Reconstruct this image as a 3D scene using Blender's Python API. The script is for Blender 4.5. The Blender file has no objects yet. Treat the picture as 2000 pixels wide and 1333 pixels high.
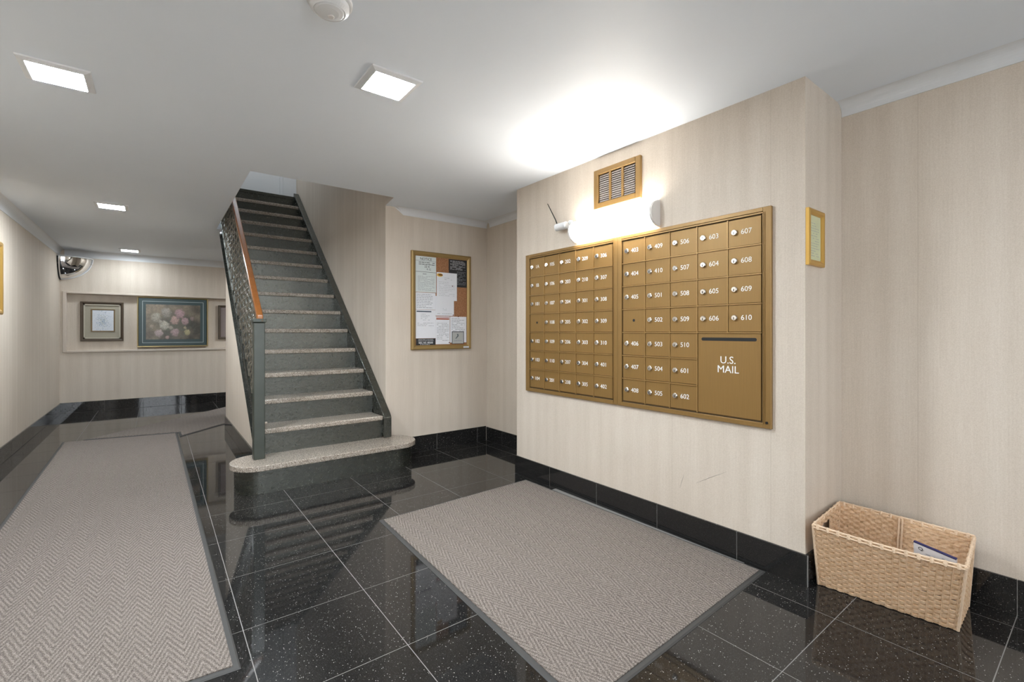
import bpy, bmesh, math, random
from mathutils import Vector, Matrix, noise as mnoise

random.seed(7)
PI = math.pi
scene = bpy.context.scene
COL = scene.collection

# ------------------------------------------------------------------ camera, world, exposure
CAM_H = 1.14
cam_data = bpy.data.cameras.new('camera')
cam = bpy.data.objects.new('camera', cam_data)
COL.objects.link(cam)
cam.location = (0, 0, CAM_H)
cam.rotation_euler = (PI / 2, 0, -math.radians(37.36))
cam_data.sensor_width = 36
cam_data.lens = 36 * 909 / 2000
cam_data.shift_y = -18.5 / 2000
cam_data.clip_start = 0.05
scene.camera = cam

world = bpy.data.worlds.new('world')
scene.world = world
world.use_nodes = True
bg = world.node_tree.nodes['Background']
bg.inputs[0].default_value = (0.90, 0.95, 1.0, 1)
bg.inputs[1].default_value = 3.6

scene.view_settings.view_transform = 'Standard'
scene.view_settings.look = 'None'
scene.view_settings.gamma = 1.0
scene.view_settings.use_curve_mapping = False
scene.view_settings.exposure = 1.09

LED = 182.0        # radiance of the ceiling panels
TUBE = 20.5       # radiance of the wall light over the mailboxes

# ------------------------------------------------------------------ helpers: objects
def tag(o, label=None, cat=None, group=None, kind=None):
    if label: o['label'] = label
    if cat: o['category'] = cat
    if group: o['group'] = group
    if kind: o['kind'] = kind
    return o

def thing(name, label, cat, loc=(0, 0, 0), rotz=0.0, group=None):
    o = bpy.data.objects.new(name, None)
    o.empty_display_size = 0.1
    COL.objects.link(o)
    o.location = loc
    o.rotation_euler = (0, 0, rotz)
    return tag(o, label, cat, group)

def mk(name, verts, faces, mat, smooth=False):
    me = bpy.data.meshes.new(name)
    me.from_pydata([tuple(v) for v in verts], [], faces)
    me.update()
    if mat: me.materials.append(mat)
    if smooth:
        me.polygons.foreach_set('use_smooth', [True] * len(me.polygons))
    return me

def link(name, me, parent=None, loc=(0, 0, 0), rot=(0, 0, 0)):
    o = bpy.data.objects.new(name, me)
    COL.objects.link(o)
    if parent: o.parent = parent
    o.location = loc
    o.rotation_euler = rot
    return o

class MB:
    """collects shapes into one mesh"""
    def __init__(s): s.v = []; s.f = []
    def add(s, v, f):
        n = len(s.v); s.v += [tuple(p) for p in v]; s.f += [tuple(i + n for i in q) for q in f]; return s
    def box(s, lo, hi):
        (a, b, c), (d, e, g) = lo, hi
        return s.add([(a, b, c), (d, b, c), (d, e, c), (a, e, c), (a, b, g), (d, b, g), (d, e, g), (a, e, g)],
                     [(0, 3, 2, 1), (4, 5, 6, 7), (0, 1, 5, 4), (1, 2, 6, 5), (2, 3, 7, 6), (3, 0, 4, 7)])
    def prism(s, pts, axis, lo, hi):
        """polygon (2D, counter-clockwise) extruded along an axis: 'x' -> pts are (y,z); 'y' -> (x,z); 'z' -> (x,y)"""
        n = len(pts)
        def P(p, t): return {'x': (t, p[0], p[1]), 'y': (p[0], t, p[1]), 'z': (p[0], p[1], t)}[axis]
        v = [P(p, lo) for p in pts] + [P(p, hi) for p in pts]
        f = [tuple(range(n - 1, -1, -1)), tuple(range(n, 2 * n))]
        f += [(i, (i + 1) % n, n + (i + 1) % n, n + i) for i in range(n)]
        return s.add(v, f)
    def tube(s, path, r, sides=6, caps=True):
        rings = []
        m = len(path)
        path = [Vector(p) for p in path]
        for i, p in enumerate(path):
            d = (path[min(i + 1, m - 1)] - path[max(i - 1, 0)]).normalized()
            up = Vector((0, 0, 1)) if abs(d.z) < 0.95 else Vector((1, 0, 0))
            a = d.cross(up).normalized(); b = d.cross(a)
            rr = r[i] if isinstance(r, (list, tuple)) else r
            rings.append([p + (a * math.cos(2 * PI * k / sides) + b * math.sin(2 * PI * k / sides)) * rr for k in range(sides)])
        v = [q for ring in rings for q in ring]
        f = []
        for i in range(m - 1):
            for k in range(sides):
                k2 = (k + 1) % sides
                f.append((i * sides + k, (i + 1) * sides + k, (i + 1) * sides + k2, i * sides + k2))
        if caps:
            f.append(tuple(range(sides))); f.append(tuple(reversed([(m - 1) * sides + k for k in range(sides)])))
        return s.add(v, f)
    def lathe(s, prof, center=(0, 0, 0), axis='z', seg=32, close=True):
        """profile of (radius, height) turned about an axis"""
        v = []; f = []
        m = len(prof)
        for r, h in prof:
            for k in range(seg):
                c, d = r * math.cos(2 * PI * k / seg), r * math.sin(2 * PI * k / seg)
                p = {'z': (c, d, h), 'y': (c, h, d), 'x': (h, c, d)}[axis]
                v.append((p[0] + center[0], p[1] + center[1], p[2] + center[2]))
        for i in range(m - 1):
            for k in range(seg):
                k2 = (k + 1) % seg
                f.append((i * seg + k, i * seg + k2, (i + 1) * seg + k2, (i + 1) * seg + k))
        if close:
            f.append(tuple(reversed(range(seg)))); f.append(tuple((m - 1) * seg + k for k in range(seg)))
        return s.add(v, f)
    def mesh(s, name, mat, bevel=0.0, smooth=False, seg=1):
        me = mk(name, s.v, s.f, mat, smooth)
        bm = bmesh.new(); bm.from_mesh(me)
        bmesh.ops.recalc_face_normals(bm, faces=bm.faces)
        if bevel > 0:
            bmesh.ops.bevel(bm, geom=[e for e in bm.edges], offset=bevel, segments=seg, affect='EDGES', profile=0.5, clamp_overlap=True)
        bm.to_mesh(me); bm.free()
        return me
    def build(s, name, mat, parent=None, loc=(0, 0, 0), bevel=0.0, smooth=False, seg=1):
        return link(name, s.mesh(name, mat, bevel, smooth, seg), parent, loc)

def box(name, lo, hi, mat, parent=None, bevel=0.0, seg=1, kind=None):
    """one box mesh; top-level boxes get their origin at the base centre"""
    if parent is None:
        c = ((lo[0] + hi[0]) / 2, (lo[1] + hi[1]) / 2, lo[2])
        lo2 = tuple(lo[i] - c[i] for i in range(3)); hi2 = tuple(hi[i] - c[i] for i in range(3))
        o = MB().box(lo2, hi2).build(name, mat, None, c, bevel, seg=seg)
    else:
        o = MB().box(lo, hi).build(name, mat, parent, (0, 0, 0), bevel, seg=seg)
    if kind: o['kind'] = kind
    return o

def struct(o): o['kind'] = 'structure'; return o

_txt = {}
def text_mesh(s, size, mat, extrude=0.0004, align='CENTER', offset=0.0):
    key = (s, size, mat.name, align, offset)
    if key in _txt: return _txt[key]
    cu = bpy.data.curves.new('lettering', 'FONT')
    cu.body = s; cu.size = size; cu.align_x = align; cu.align_y = 'CENTER'
    cu.extrude = extrude; cu.resolution_u = 3; cu.offset = offset
    tmp = bpy.data.objects.new('tmp_lettering', cu)
    COL.objects.link(tmp)
    bpy.context.view_layer.update()
    me = bpy.data.meshes.new_from_object(tmp.evaluated_get(bpy.context.evaluated_depsgraph_get()))
    bpy.data.objects.remove(tmp); bpy.data.curves.remove(cu)
    # lay text in XZ, facing -Y
    me.transform(Matrix.Rotation(PI / 2, 4, 'X'))
    me.materials.clear(); me.materials.append(mat)
    me.name = 'lettering'
    _txt[key] = me
    return me

# ------------------------------------------------------------------ helpers: materials
class NT:
    def __init__(s, name):
        s.m = bpy.data.materials.new(name); s.m.use_nodes = True
        s.t = s.m.node_tree; s.p = s.t.nodes['Principled BSDF']
    def n(s, typ, **kw):
        nd = s.t.nodes.new(typ)
        for k, v in kw.items():
            if k.startswith('i_'):
                nd.inputs[k[2:].replace('_', ' ')].default_value = v
            else: setattr(nd, k, v)
        return nd
    def l(s, a, b): s.t.links.new(a, b)
    def val(s, sock, x):
        if hasattr(x, 'is_linked') or isinstance(x, bpy.types.NodeSocket): s.l(x, sock)
        else: sock.default_value = x
    def math(s, op, a, b=0.0, c=None):
        nd = s.n('ShaderNodeMath', operation=op)
        s.val(nd.inputs[0], a); s.val(nd.inputs[1], b)
        if c is not None: s.val(nd.inputs[2], c)
        return nd.outputs[0]
    def mix(s, fac, a, b, mode='MIX'):
        nd = s.n('ShaderNodeMix', data_type='RGBA', blend_type=mode)
        s.val(nd.inputs[0], fac)
        for i, c in ((6, a), (7, b)):
            if isinstance(c, bpy.types.NodeSocket): s.l(c, nd.inputs[i])
            else: nd.inputs[i].default_value = (*c, 1)
        return nd.outputs[2]
    def ramp(s, fac, stops):
        nd = s.n('ShaderNodeValToRGB')
        s.l(fac, nd.inputs[0])
        e = nd.color_ramp.elements
        while len(e) < len(stops): e.new(0.5)
        for el, (p, c) in zip(e, stops):
            el.position = p; el.color = (*c, 1) if len(c) == 3 else c
        return nd.outputs[0]
    def noise(s, vec, scale, detail=2.0, rough=0.5):
        nd = s.n('ShaderNodeTexNoise'); nd.inputs['Scale'].default_value = scale
        nd.inputs['Detail'].default_value = detail; nd.inputs['Roughness'].default_value = rough
        if vec is not None: s.l(vec, nd.inputs['Vector'])
        return nd.outputs['Fac']
    def pos(s): return s.n('ShaderNodeNewGeometry').outputs['Position']
    def obj(s): return s.n('ShaderNodeTexCoord').outputs['Object']
    def sep(s, v):
        nd = s.n('ShaderNodeSeparateXYZ'); s.l(v, nd.inputs[0]); return nd.outputs
    def comb(s, x, y, z):
        nd = s.n('ShaderNodeCombineXYZ')
        for i, q in enumerate((x, y, z)): s.val(nd.inputs[i], q)
        return nd.outputs[0]
    def bump(s, h, strength=0.3, dist=0.002):
        nd = s.n('ShaderNodeBump'); nd.inputs['Strength'].default_value = strength; nd.inputs['Distance'].default_value = dist
        s.l(h, nd.inputs['Height']); s.l(nd.outputs[0], s.p.inputs['Normal'])
    def set(s, color=None, rough=None, metal=None, spec=None, ior=None):
        P = s.p.inputs
        if color is not None: s.val(P['Base Color'], color if isinstance(color, bpy.types.NodeSocket) else (*color, 1))
        if rough is not None: s.val(P['Roughness'], rough)
        if metal is not None: P['Metallic'].default_value = metal
        if spec is not None: P['Specular IOR Level'].default_value = spec
        if ior is not None: P['IOR'].default_value = ior
        return s

def plain(name, color, rough=0.5, metal=0.0, spec=0.5, var=0.06, scale=30.0):
    t = NT(name)
    n = t.noise(t.obj(), scale, 3)
    c = t.mix(n, tuple(x * (1 - var) for x in color), tuple(min(1, x * (1 + var)) for x in color))
    t.set(c, rough, metal, spec)
    return t.m

def emit(name, color, strength):
    t = NT(name)
    t.set(color, 0.5)
    t.p.inputs['Emission Color'].default_value = (*color, 1)
    t.p.inputs['Emission Strength'].default_value = strength
    return t.m

def m_wallpaper():
    t = NT('wallpaper')
    x, y, z = t.sep(t.pos())
    s = t.math('ADD', x, y)
    fib = t.noise(t.comb(t.math('MULTIPLY', s, 160.0), 0.0, t.math('MULTIPLY', z, 5.0)), 1.0, 3)
    band = t.noise(t.comb(t.math('MULTIPLY', s, 9.0), 3.7, 0.0), 1.0, 1)
    stripe = t.math('SINE', t.math('MULTIPLY', s, 2 * PI / 0.105))
    grain = t.noise(t.pos(), 260.0, 2)
    big = t.noise(t.pos(), 1.7, 2)
    f = t.math('MULTIPLY_ADD', stripe, 0.05, 0.5)
    f = t.math('ADD', f, t.math('MULTIPLY', t.math('SUBTRACT', fib, 0.5), 0.5))
    f = t.math('ADD', f, t.math('MULTIPLY', t.math('SUBTRACT', band, 0.5), 0.5))
    f = t.math('ADD', f, t.math('MULTIPLY', t.math('SUBTRACT', grain, 0.5), 1.0))
    f = t.math('ADD', f, t.math('MULTIPLY', t.math('SUBTRACT', big, 0.5), 0.5))
    seam = t.math('LESS_THAN', t.math('FRACT', t.math('DIVIDE', t.math('SUBTRACT', s, 3.847), 0.53)), 0.0035)
    f = t.math('SUBTRACT', f, t.math('MULTIPLY', seam, 0.55))
    c = t.ramp(f, [(0.0, (0.51, 0.435, 0.355)), (0.5, (0.61, 0.53, 0.445)), (1.0, (0.70, 0.625, 0.54))])
    t.set(c, 0.62, spec=0.3)
    t.bump(grain, 0.25, 0.001)
    return t.m

def m_ceiling():
    t = NT('ceiling_paint')
    n = t.noise(t.pos(), 2.2, 3)
    c = t.mix(n, (0.765, 0.81, 0.865), (0.795, 0.84, 0.895))
    t.set(c, 0.55, spec=0.3)
    t.bump(t.noise(t.pos(), 3.5, 4), 0.25, 0.02)
    return t.m

def m_granite():
    t = NT('black_galaxy_granite')
    p = t.pos()
    def specks(scale, lo, hi):
        v = t.n('ShaderNodeTexVoronoi', feature='F1'); v.inputs['Scale'].default_value = scale
        t.l(p, v.inputs['Vector'])
        near = t.math('LESS_THAN', v.outputs['Distance'], 0.27)
        r = t.sep(v.outputs['Color'])[0]
        sel = t.n('ShaderNodeMapRange'); sel.inputs[1].default_value = lo; sel.inputs[2].default_value = hi
        t.l(r, sel.inputs[0])
        return t.math('MULTIPLY', near, sel.outputs[0])
    a = specks(190.0, 0.87, 0.97); b = specks(420.0, 0.55, 1.0)
    base = t.mix(t.noise(p, 60.0, 3), (0.006, 0.006, 0.0065), (0.021, 0.020, 0.019))
    c = t.mix(t.math('MULTIPLY', b, 0.75), base, (0.17, 0.16, 0.15))
    c = t.mix(t.math('MULTIPLY', a, 0.75), c, (0.62, 0.60, 0.56))
    t.set(c, 0.045, spec=0.5, ior=1.52)
    return t.m

def m_tread():
    t = NT('worn_speckled_tread_stone')
    p = t.pos()
    n = t.noise(p, 140.0, 3, 0.7)
    big = t.noise(p, 6.0, 3)
    c = t.ramp(n, [(0.34, (0.07, 0.058, 0.048)), (0.45, (0.25, 0.21, 0.175)), (0.54, (0.44, 0.385, 0.33)), (0.68, (0.66, 0.60, 0.53))])
    c = t.mix(t.math('MULTIPLY', big, 0.35), c, (0.20, 0.145, 0.10))
    t.set(c, 0.22, spec=0.6)
    t.bump(n, 0.15, 0.001)
    return t.m

def m_blackpaint():
    t = NT('thick_black_stair_paint')
    p = t.pos()
    n = t.noise(p, 26.0, 5, 0.65)
    n2 = t.noise(p, 9.0, 3)
    c = t.mix(n2, (0.004, 0.005, 0.0045), (0.012, 0.014, 0.011))
    t.set(c, t.math('MULTIPLY_ADD', n2, 0.12, 0.17), spec=0.5, ior=2.0)
    wear = t.ramp(t.noise(p, 38.0, 6, 0.75), [(0.50, (0, 0, 0)), (0.68, (1, 1, 1))])
    c = t.mix(wear, c, (0.026, 0.028, 0.022))
    t.set(c, t.math('ADD', t.math('MULTIPLY', t.noise(p, 55.0, 5, 0.7), 0.34), 0.07))
    t.p.inputs['Specular Tint'].default_value = (0.98, 1.0, 0.91, 1)
    t.bump(t.noise(p, 30.0, 6, 0.75), 0.55, 0.006)
    return t.m

def m_greenpaint():
    t = NT('grey_green_enamel')
    p = t.pos()
    n2 = t.noise(p, 12.0, 3)
    c = t.mix(n2, (0.020, 0.025, 0.018), (0.042, 0.050, 0.037))
    t.set(c, 0.3, spec=0.6)
    t.bump(t.noise(p, 40.0, 4), 0.2, 0.002)
    return t.m

def m_carpet():
    t = NT('herringbone_carpet')
    x, y, z = t.sep(t.obj())
    tri = t.math('PINGPONG', x, 0.046)
    w = t.noise(t.obj(), 45.0, 3)
    s = t.math('ADD', y, t.math('MULTIPLY', tri, 2.7))
    s = t.math('ADD', s, t.math('MULTIPLY', t.math('SUBTRACT', w, 0.5), 0.022))
    rib = t.math('SINE', t.math('MULTIPLY', s, 2 * PI / 0.042))
    g = t.noise(t.obj(), 240.0, 3, 0.75)
    f = t.math('ADD', t.math('MULTIPLY_ADD', rib, 0.15, 0.5), t.math('MULTIPLY', t.math('SUBTRACT', g, 0.5), 2.4))
    c = t.ramp(f, [(0.08, (0.055, 0.045, 0.040)), (0.5, (0.174, 0.147, 0.130)), (0.92, (0.37, 0.325, 0.295))])
    worn = t.noise(t.obj(), 2.0, 2)
    c = t.mix(t.math('MULTIPLY', worn, 0.35), c, (0.20, 0.175, 0.15))
    t.set(c, 0.95, spec=0.1)
    t.bump(t.math('ADD', t.math('MULTIPLY', rib, 0.6), g), 0.6, 0.003)
    return t.m

def m_wood(name, a, b, rough=0.3):
    t = NT(name)
    x, y, z = t.sep(t.obj())
    v = t.comb(t.math('MULTIPLY', x, 60.0), t.math('MULTIPLY', y, 3.0), t.math('MULTIPLY', z, 60.0))
    t.set(t.mix(t.noise(v, 1.0, 4), a, b), rough)
    return t.m

def m_vcol(name, rough=0.4):
    t = NT(name)
    a = t.n('ShaderNodeVertexColor', layer_name='Col')
    t.set(a.outputs[0], rough)
    return t.m

def m_cork():
    t = NT('cork')
    n = t.noise(t.obj(), 90.0, 4, 0.7)
    t.set(t.ramp(n, [(0.3, (0.20, 0.085, 0.04)), (0.5, (0.34, 0.155, 0.07)), (0.7, (0.45, 0.24, 0.12))]), 0.9)
    return t.m

def m_wicker():
    t = NT('wicker_strands')
    n = t.noise(t.obj(), 55.0, 4, 0.6)
    n2 = t.noise(t.obj(), 7.0, 2)
    c = t.ramp(n, [(0.2, (0.48, 0.29, 0.15)), (0.5, (0.70, 0.49, 0.32)), (0.8, (0.80, 0.61, 0.44))])
    c = t.mix(t.math('MULTIPLY', n2, 0.3), c, (0.45, 0.27, 0.12))
    t.set(c, 0.6, spec=0.3)
    return t.m

def m_brushed(name, color, rough=0.38, metal=0.55):
    t = NT(name)
    x, y, z = t.sep(t.pos())
    v = t.comb(t.math('MULTIPLY', x, 400.0), t.math('MULTIPLY', y, 400.0), t.math('MULTIPLY', z, 6.0))
    n = t.noise(v, 1.0, 2)
    t.set(t.mix(n, tuple(q * 0.88 for q in color), tuple(min(1, q * 1.12) for q in color)), rough, metal)
    return t.m

WALL = m_wallpaper(); CEIL = m_ceiling(); GRAN = m_granite(); TREAD = m_tread()
BLACK = m_blackpaint(); GREEN = m_greenpaint(); CARPET = m_carpet(); CORK = m_cork(); WICKER = m_wicker()
GROUT = plain('grey_grout', (0.22, 0.21, 0.20), 0.7)
WHITE = plain('white_trim_paint', (0.70, 0.71, 0.72), 0.4, var=0.02)
RUBBER = plain('grey_rubber_edging', (0.046, 0.044, 0.042), 0.65)
BRONZE = m_brushed('bronze_gold_metal', (0.275, 0.158, 0.048), 0.44, 0.35)
BRONZE_D = m_brushed('bronze_gold_metal_frame', (0.27, 0.157, 0.050), 0.42, 0.35)
RIBM = m_brushed('bronze_gold_rib_highlight', (0.36, 0.215, 0.075), 0.4, 0.35)  # door bronze made lighter, painting highlights onto the ribs
DARKGAP = plain('dark_shadow_gap_metal', (0.085, 0.052, 0.02), 0.6)
CHROME = plain('chrome_lock', (0.75, 0.73, 0.70), 0.2, 1.0, var=0.02)
KEYHOLE = plain('black_keyhole', (0.005, 0.005, 0.005), 0.6)
LETTER = plain('white_lettering', (0.85, 0.84, 0.80), 0.5, var=0.01)
PRINT = plain('black_print', (0.03, 0.03, 0.032), 0.7)
PRINTG = plain('grey_print', (0.30, 0.31, 0.33), 0.7)
PRINTW = plain('white_print', (0.65, 0.65, 0.66), 0.7)
PAPER = plain('white_paper', (0.76, 0.76, 0.79), 0.7, var=0.02)
PAPERG = plain('greenish_white_paper', (0.66, 0.70, 0.68), 0.7, var=0.02)
PAPERK = plain('black_poster_paper', (0.018, 0.018, 0.02), 0.6)
GOLD = m_brushed('gold_leaf_frame', (0.62, 0.38, 0.10), 0.32, 0.7)
BRASSY = m_brushed('pale_gold_frame', (0.60, 0.47, 0.24), 0.35, 0.6)
OLIVE = m_brushed('olive_bronze_frame', (0.34, 0.225, 0.085), 0.42, 0.4)
DKWOOD = plain('dark_carved_frame', (0.085, 0.06, 0.04), 0.45, var=0.5, scale=120)
TEAL = plain('teal_mat_board', (0.028, 0.055, 0.057), 0.35)
LINEN = plain('linen_mat_board', (0.36, 0.33, 0.26), 0.8, var=0.12, scale=150)
RAILWOOD = m_wood('varnished_brown_handrail', (0.20, 0.065, 0.015), (0.34, 0.125, 0.03), 0.25)
GREYMETAL = plain('grey_rail_metal', (0.20, 0.20, 0.205), 0.35, 0.6)
PLASTIC = plain('white_plastic', (0.72, 0.72, 0.72), 0.4, var=0.02)
PLASTICG = plain('grey_white_plastic', (0.66, 0.63, 0.60), 0.4, var=0.03)
MIRROR = plain('convex_mirror_chrome', (0.86, 0.87, 0.88), 0.02, 1.0, var=0.0)
LEDM = emit('led_diffuser', (0.86, 0.94, 1.0), LED)
LEDS = emit('led_diffuser_added_stair', (0.86, 0.94, 1.0), LED * .34)
LEDE = emit('led_diffuser_added_entrance', (0.86, 0.94, 1.0), LED * .50)
LEDD = emit('led_diffuser_dim', (0.86, 0.94, 1.0), LED * .26)
TUBEM = emit('wall_light_diffuser', (1.0, 0.95, 0.87), TUBE)
ART = m_vcol('painted_canvas', 0.3)
CERT = plain('pale_green_certificate_paper', (0.55, 0.56, 0.36), 0.6, var=0.1, scale=40)
LOUVER = plain('grey_vent_louver', (0.46, 0.42, 0.40), 0.5, 0.1, var=.3, scale=60)

# ------------------------------------------------------------------ room dimensions
CZ = 2.285          # ceiling
XL, XR = -1.07, 2.755
XM = 2.31           # mailbox wall face
YB = -2.6           # entrance wall behind the camera
YA = 4.05           # wall with the notice board
YF = 8.93           # far wall
XU = 0.65           # wall under the stairs
XS = 1.65           # wall beside the stairs
XC = 3.2            # far corridor end
HDR = 3.77          # near edge of the stair opening
BH = 0.142          # skirting height
N = lambda y: 0.40 + 0.8125 * (y - 3.93)     # line through the stair nosings

# ------------------------------------------------------------------ floor
fl = struct(box('floor', (XL - .12, YB - .12, -0.12), (XC + .1, YF + .2, -0.0006), GROUT))
xs = [XL + .0, -0.665, -0.2015, 0.262, 0.726, 1.200, 1.666, 2.138, 2.628, XC]
ys = [YB, -2.09, -1.65, -1.18, -0.65, -0.19, 0.254, 0.690, 1.128, 1.575, 2.031, 2.491, 2.952, 3.412, 3.872, 4.335, 4.797, 5.26, 5.72, 6.18, 6.645, 7.105, 7.565, 8.03, 8.49, YF]
g = 0.0015
fo = fl.location
for i in range(len(xs) - 1):
    for j in range(len(ys) - 1):
        a, b, c, d = xs[i] + g, xs[i + 1] - g, ys[j] + g, ys[j + 1] - g
        if d < 6.3 and b > XR: b = XR - .001
        if c < YA < d and a > 1.66: d = YA - .001
        mx, my = (a + b) / 2, (c + d) / 2
        if mx > 1.65 and 4.1 < my < 6.3: continue
        if 0.7 < mx < 1.65 and 4.1 < my < 6.2: continue
        if 2.35 < mx and 1.2 < my < 2.7: continue
        o = MB().box((a - mx, c - my, -0.0005), (b - mx, d - my, 0.0)).build('tile', GRAN, fl, (mx - fo.x, my - fo.y, -fo.z))

# ------------------------------------------------------------------ walls
def wall(name, lo, hi, mat=WALL): return struct(box(name, lo, hi, mat))
wall('wall_left', (XL - .12, YB - .12, 0), (XL, YF + .2, CZ))
wall('wall_right', (XR, YB - .12, 0), (XR + .12, YA + .15, CZ))
# mailbox chase
wm = wall('wall_mailbox', (XM, 0.86, 0), (XR - .001, 2.96, CZ))
SCUFF = plain('grey_scuff', (0.30, 0.26, 0.22), 0.7)
for (y0, z0, y1, z1) in ((1.489, .271, 1.463, .351), (1.388, .325, 1.223, .423)):
    p0, p1 = Vector((XM - .0004, y0, z0)) - wm.location, Vector((XM - .0004, y1, z1)) - wm.location
    MB().tube([p0, p0.lerp(p1, .5) + Vector((0, 0, .002)), p1], [.0004, .0012, .0004], 5).build('scuff_mark', SCUFF, wm)
wall('wall_alcove', (XS, YA, 0), (XR - .001, YA + .15, CZ))
# wall beside the stairs, rising through the ceiling
m = MB(); m.box((XS, YA + .151, 0), (XS + .15, 7.6, 4.8))
m.box((XS, YA, CZ), (XS + .15, YA + .151, 4.8))
m.prism([(1.61, HDR), (1.76, HDR), (1.80, YA), (XS, YA)], 'z', CZ + .001, 4.8)
struct(m.build('wall_stair', WALL))
wall('wall_stair_left', (0.42, HDR - .1, CZ + .21), (0.53, 7.6, 4.8), WHITE)
wall('wall_stair_header', (0.531, HDR - .11, CZ + .21), (1.75, HDR - .001, 4.8), WHITE)
wall('wall_landing', (0.531, 7.47, 2.5), (XS - .001, 7.6, 4.8), WHITE)
struct(box('ceiling_stair', (0.42, HDR - .11, 4.801), (XS + .15, 7.6, 4.9), CEIL))
# wall under the stairs
m = MB()
ylo, yhi = 3.97, 6.43
m.prism([(ylo, 0), (yhi, 0), (yhi, N(yhi) - .203), (ylo, N(ylo) - .203)], 'x', XU, XU + .06)
m.box((XU + .061, 6.37, 0), (XS - .01, 6.43, 2.27))
struct(m.build('wall_understair', WALL))
wall('wall_corridor', (XS, 6.37, 0), (XC, 6.43, CZ))
wall('wall_corridor_end', (XC, 6.3, 0), (XC + .1, YF + .2, CZ))
# far wall with the long picture recess
nx0, nx1, nz0, nz1 = -1.0, 1.9, 0.875, 1.675
m = MB()
m.box((XL, YF, 0), (XC, YF + .2, nz0)); m.box((XL, YF, nz1), (XC, YF + .2, CZ))
m.box((XL, YF, nz0), (nx0, YF + .2, nz1)); m.box((nx1, YF, nz0), (XC, YF + .2, nz1))
m.box((nx0, YF + .08, nz0), (nx1, YF + .2, nz1))
struct(m.build('wall_far', WALL))
struct(box('trim_7', (1.47, 7.44, 3.09), (1.648, 7.469, 4.8), WHITE))
struct(box('trim_8', (1.43, 7.452, 3.09), (1.469, 7.469, 4.8), WHITE))
# recess moulding
MOULD = plain('cream_moulding_paint', (0.60, 0.52, 0.44), 0.5, var=0.03)
m = MB()
m.box((nx0 - .04, YF - .014, nz0 - .03), (nx0, YF - .0005, nz1 + .03))
m.box((nx0, YF - .014, nz1), (nx1, YF - .0005, nz1 + .03))
m.box((nx0, YF - .022, nz0 - .03), (nx1, YF - .0005, nz0))
struct(m.build('trim_1', MOULD, bevel=.004))
# entrance wall behind the camera: a glazed double door lets the daylight in
m = MB()
dx0, dx1, dz = -0.55, 1.75, 2.1
m.box((XL, YB - .12, 0), (dx0, YB, CZ)); m.box((dx1, YB - .12, 0), (XR, YB, CZ)); m.box((dx0, YB - .12, dz), (dx1, YB, CZ))
struct(m.build('wall_entrance', WALL))
door = struct(thing('door_1', 'glazed double entrance door with dark metal frame', 'door', ((dx0 + dx1) / 2, YB - .06, 0)))
w2 = (dx1 - dx0) / 2
m = MB()
for a, b in ((-w2, -w2 + .08), (-.06, .06), (w2 - .08, w2)): m.box((a, -.03, 0), (b, .03, dz))
for a, b in ((0.0, .2), (dz - .1, dz), (1.0, 1.06)):
    m.box((-w2 + .08, -.029, a), (-.06, .029, b)); m.box((.06, -.029, a), (w2 - .08, .029, b))
m.build('door_frame', plain('dark_door_metal', (0.03, 0.028, 0.026), 0.4, 0.5), door)
gt = NT('door_glass'); gt.t.nodes.remove(gt.p)
tr = gt.n('ShaderNodeBsdfTransparent'); gl = gt.n('ShaderNodeBsdfGlossy'); gl.inputs['Roughness'].default_value = .02
mx_ = gt.n('ShaderNodeMixShader'); mx_.inputs[0].default_value = .08
gt.l(tr.outputs[0], mx_.inputs[1]); gt.l(gl.outputs[0], mx_.inputs[2]); gt.l(mx_.outputs[0], gt.t.nodes['Material Output'].inputs[0])
for s in (-1, 1):
    x0, x1 = (-w2 + .08, -.06) if s < 0 else (.06, w2 - .08)
    MB().box((x0, -.004, .2), (x1, .004, dz - .1)).build('pane', gt.m, door)

# ceiling with the stair opening
m = MB()
T = 0.21
m.box((XL - .12, YB - .12, CZ), (XC + .1, HDR, CZ + T))
m.box((XL - .12, HDR, CZ), (0.53, YF + .2, CZ + T))
m.prism([(1.61, HDR), (XC + .1, HDR), (XC + .1, YF + .2), (XS, YF + .2), (XS, YA)], 'z', CZ, CZ + .001)
m.box((XS + .16, HDR, CZ + .001), (XC + .1, YF + .2, CZ + T))
m.box((0.53, 6.44, CZ), (XS, YF + .2, CZ + .012))
m.box((0.53, 6.13, CZ), (0.584, 6.439, CZ + .012))
struct(m.build('ceiling', CEIL))

# coved crown mouldings: quarter hollow between wall and ceiling
def cove(name, p0, p1, inward, h=.095, d=.05, cope=0.0, mat=WHITE):
    """p0->p1 along the wall, inward = unit vector away from the wall"""
    p0, p1, w = Vector((*p0, 0)), Vector((*p1, 0)), Vector((*inward, 0))
    al = (p1 - p0).normalized()
    prof = [(0, -h), (.004, -h)]
    for k in range(9):
        t = k / 8 * PI / 2
        prof.append((.004 + (d - .004) * (1 - math.cos(t)), -h + .012 + (h - .012) * math.sin(t)))
    prof += [(0, 0)]
    v = []
    for (a, z) in prof:
        off = al * (cope * (1 - max(0.0, (z + h) / h) ** 2) if cope else 0)
        v.append(p0 + off + w * a + Vector((0, 0, CZ + z - .0005)))
    for (a, z) in prof: v.append(p1 + w * a + Vector((0, 0, CZ + z - .0005)))
    n = len(prof)
    f = [(i, (i + 1) % n, n + (i + 1) % n, n + i) for i in range(n)] + [tuple(range(n)), tuple(reversed(range(n, 2 * n)))]
    o = MB().add(v, f).build(name, mat)
    return struct(o)
cove('trim_2', (XL, YB), (XL, YF), (1, 0))
cove('trim_3', (XL + .05, YF), (XC, YF), (0, -1), h=.10)
cove('trim_4', (XR, YB), (XR, 0.859), (-1, 0), h=.062, d=.07)
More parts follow.
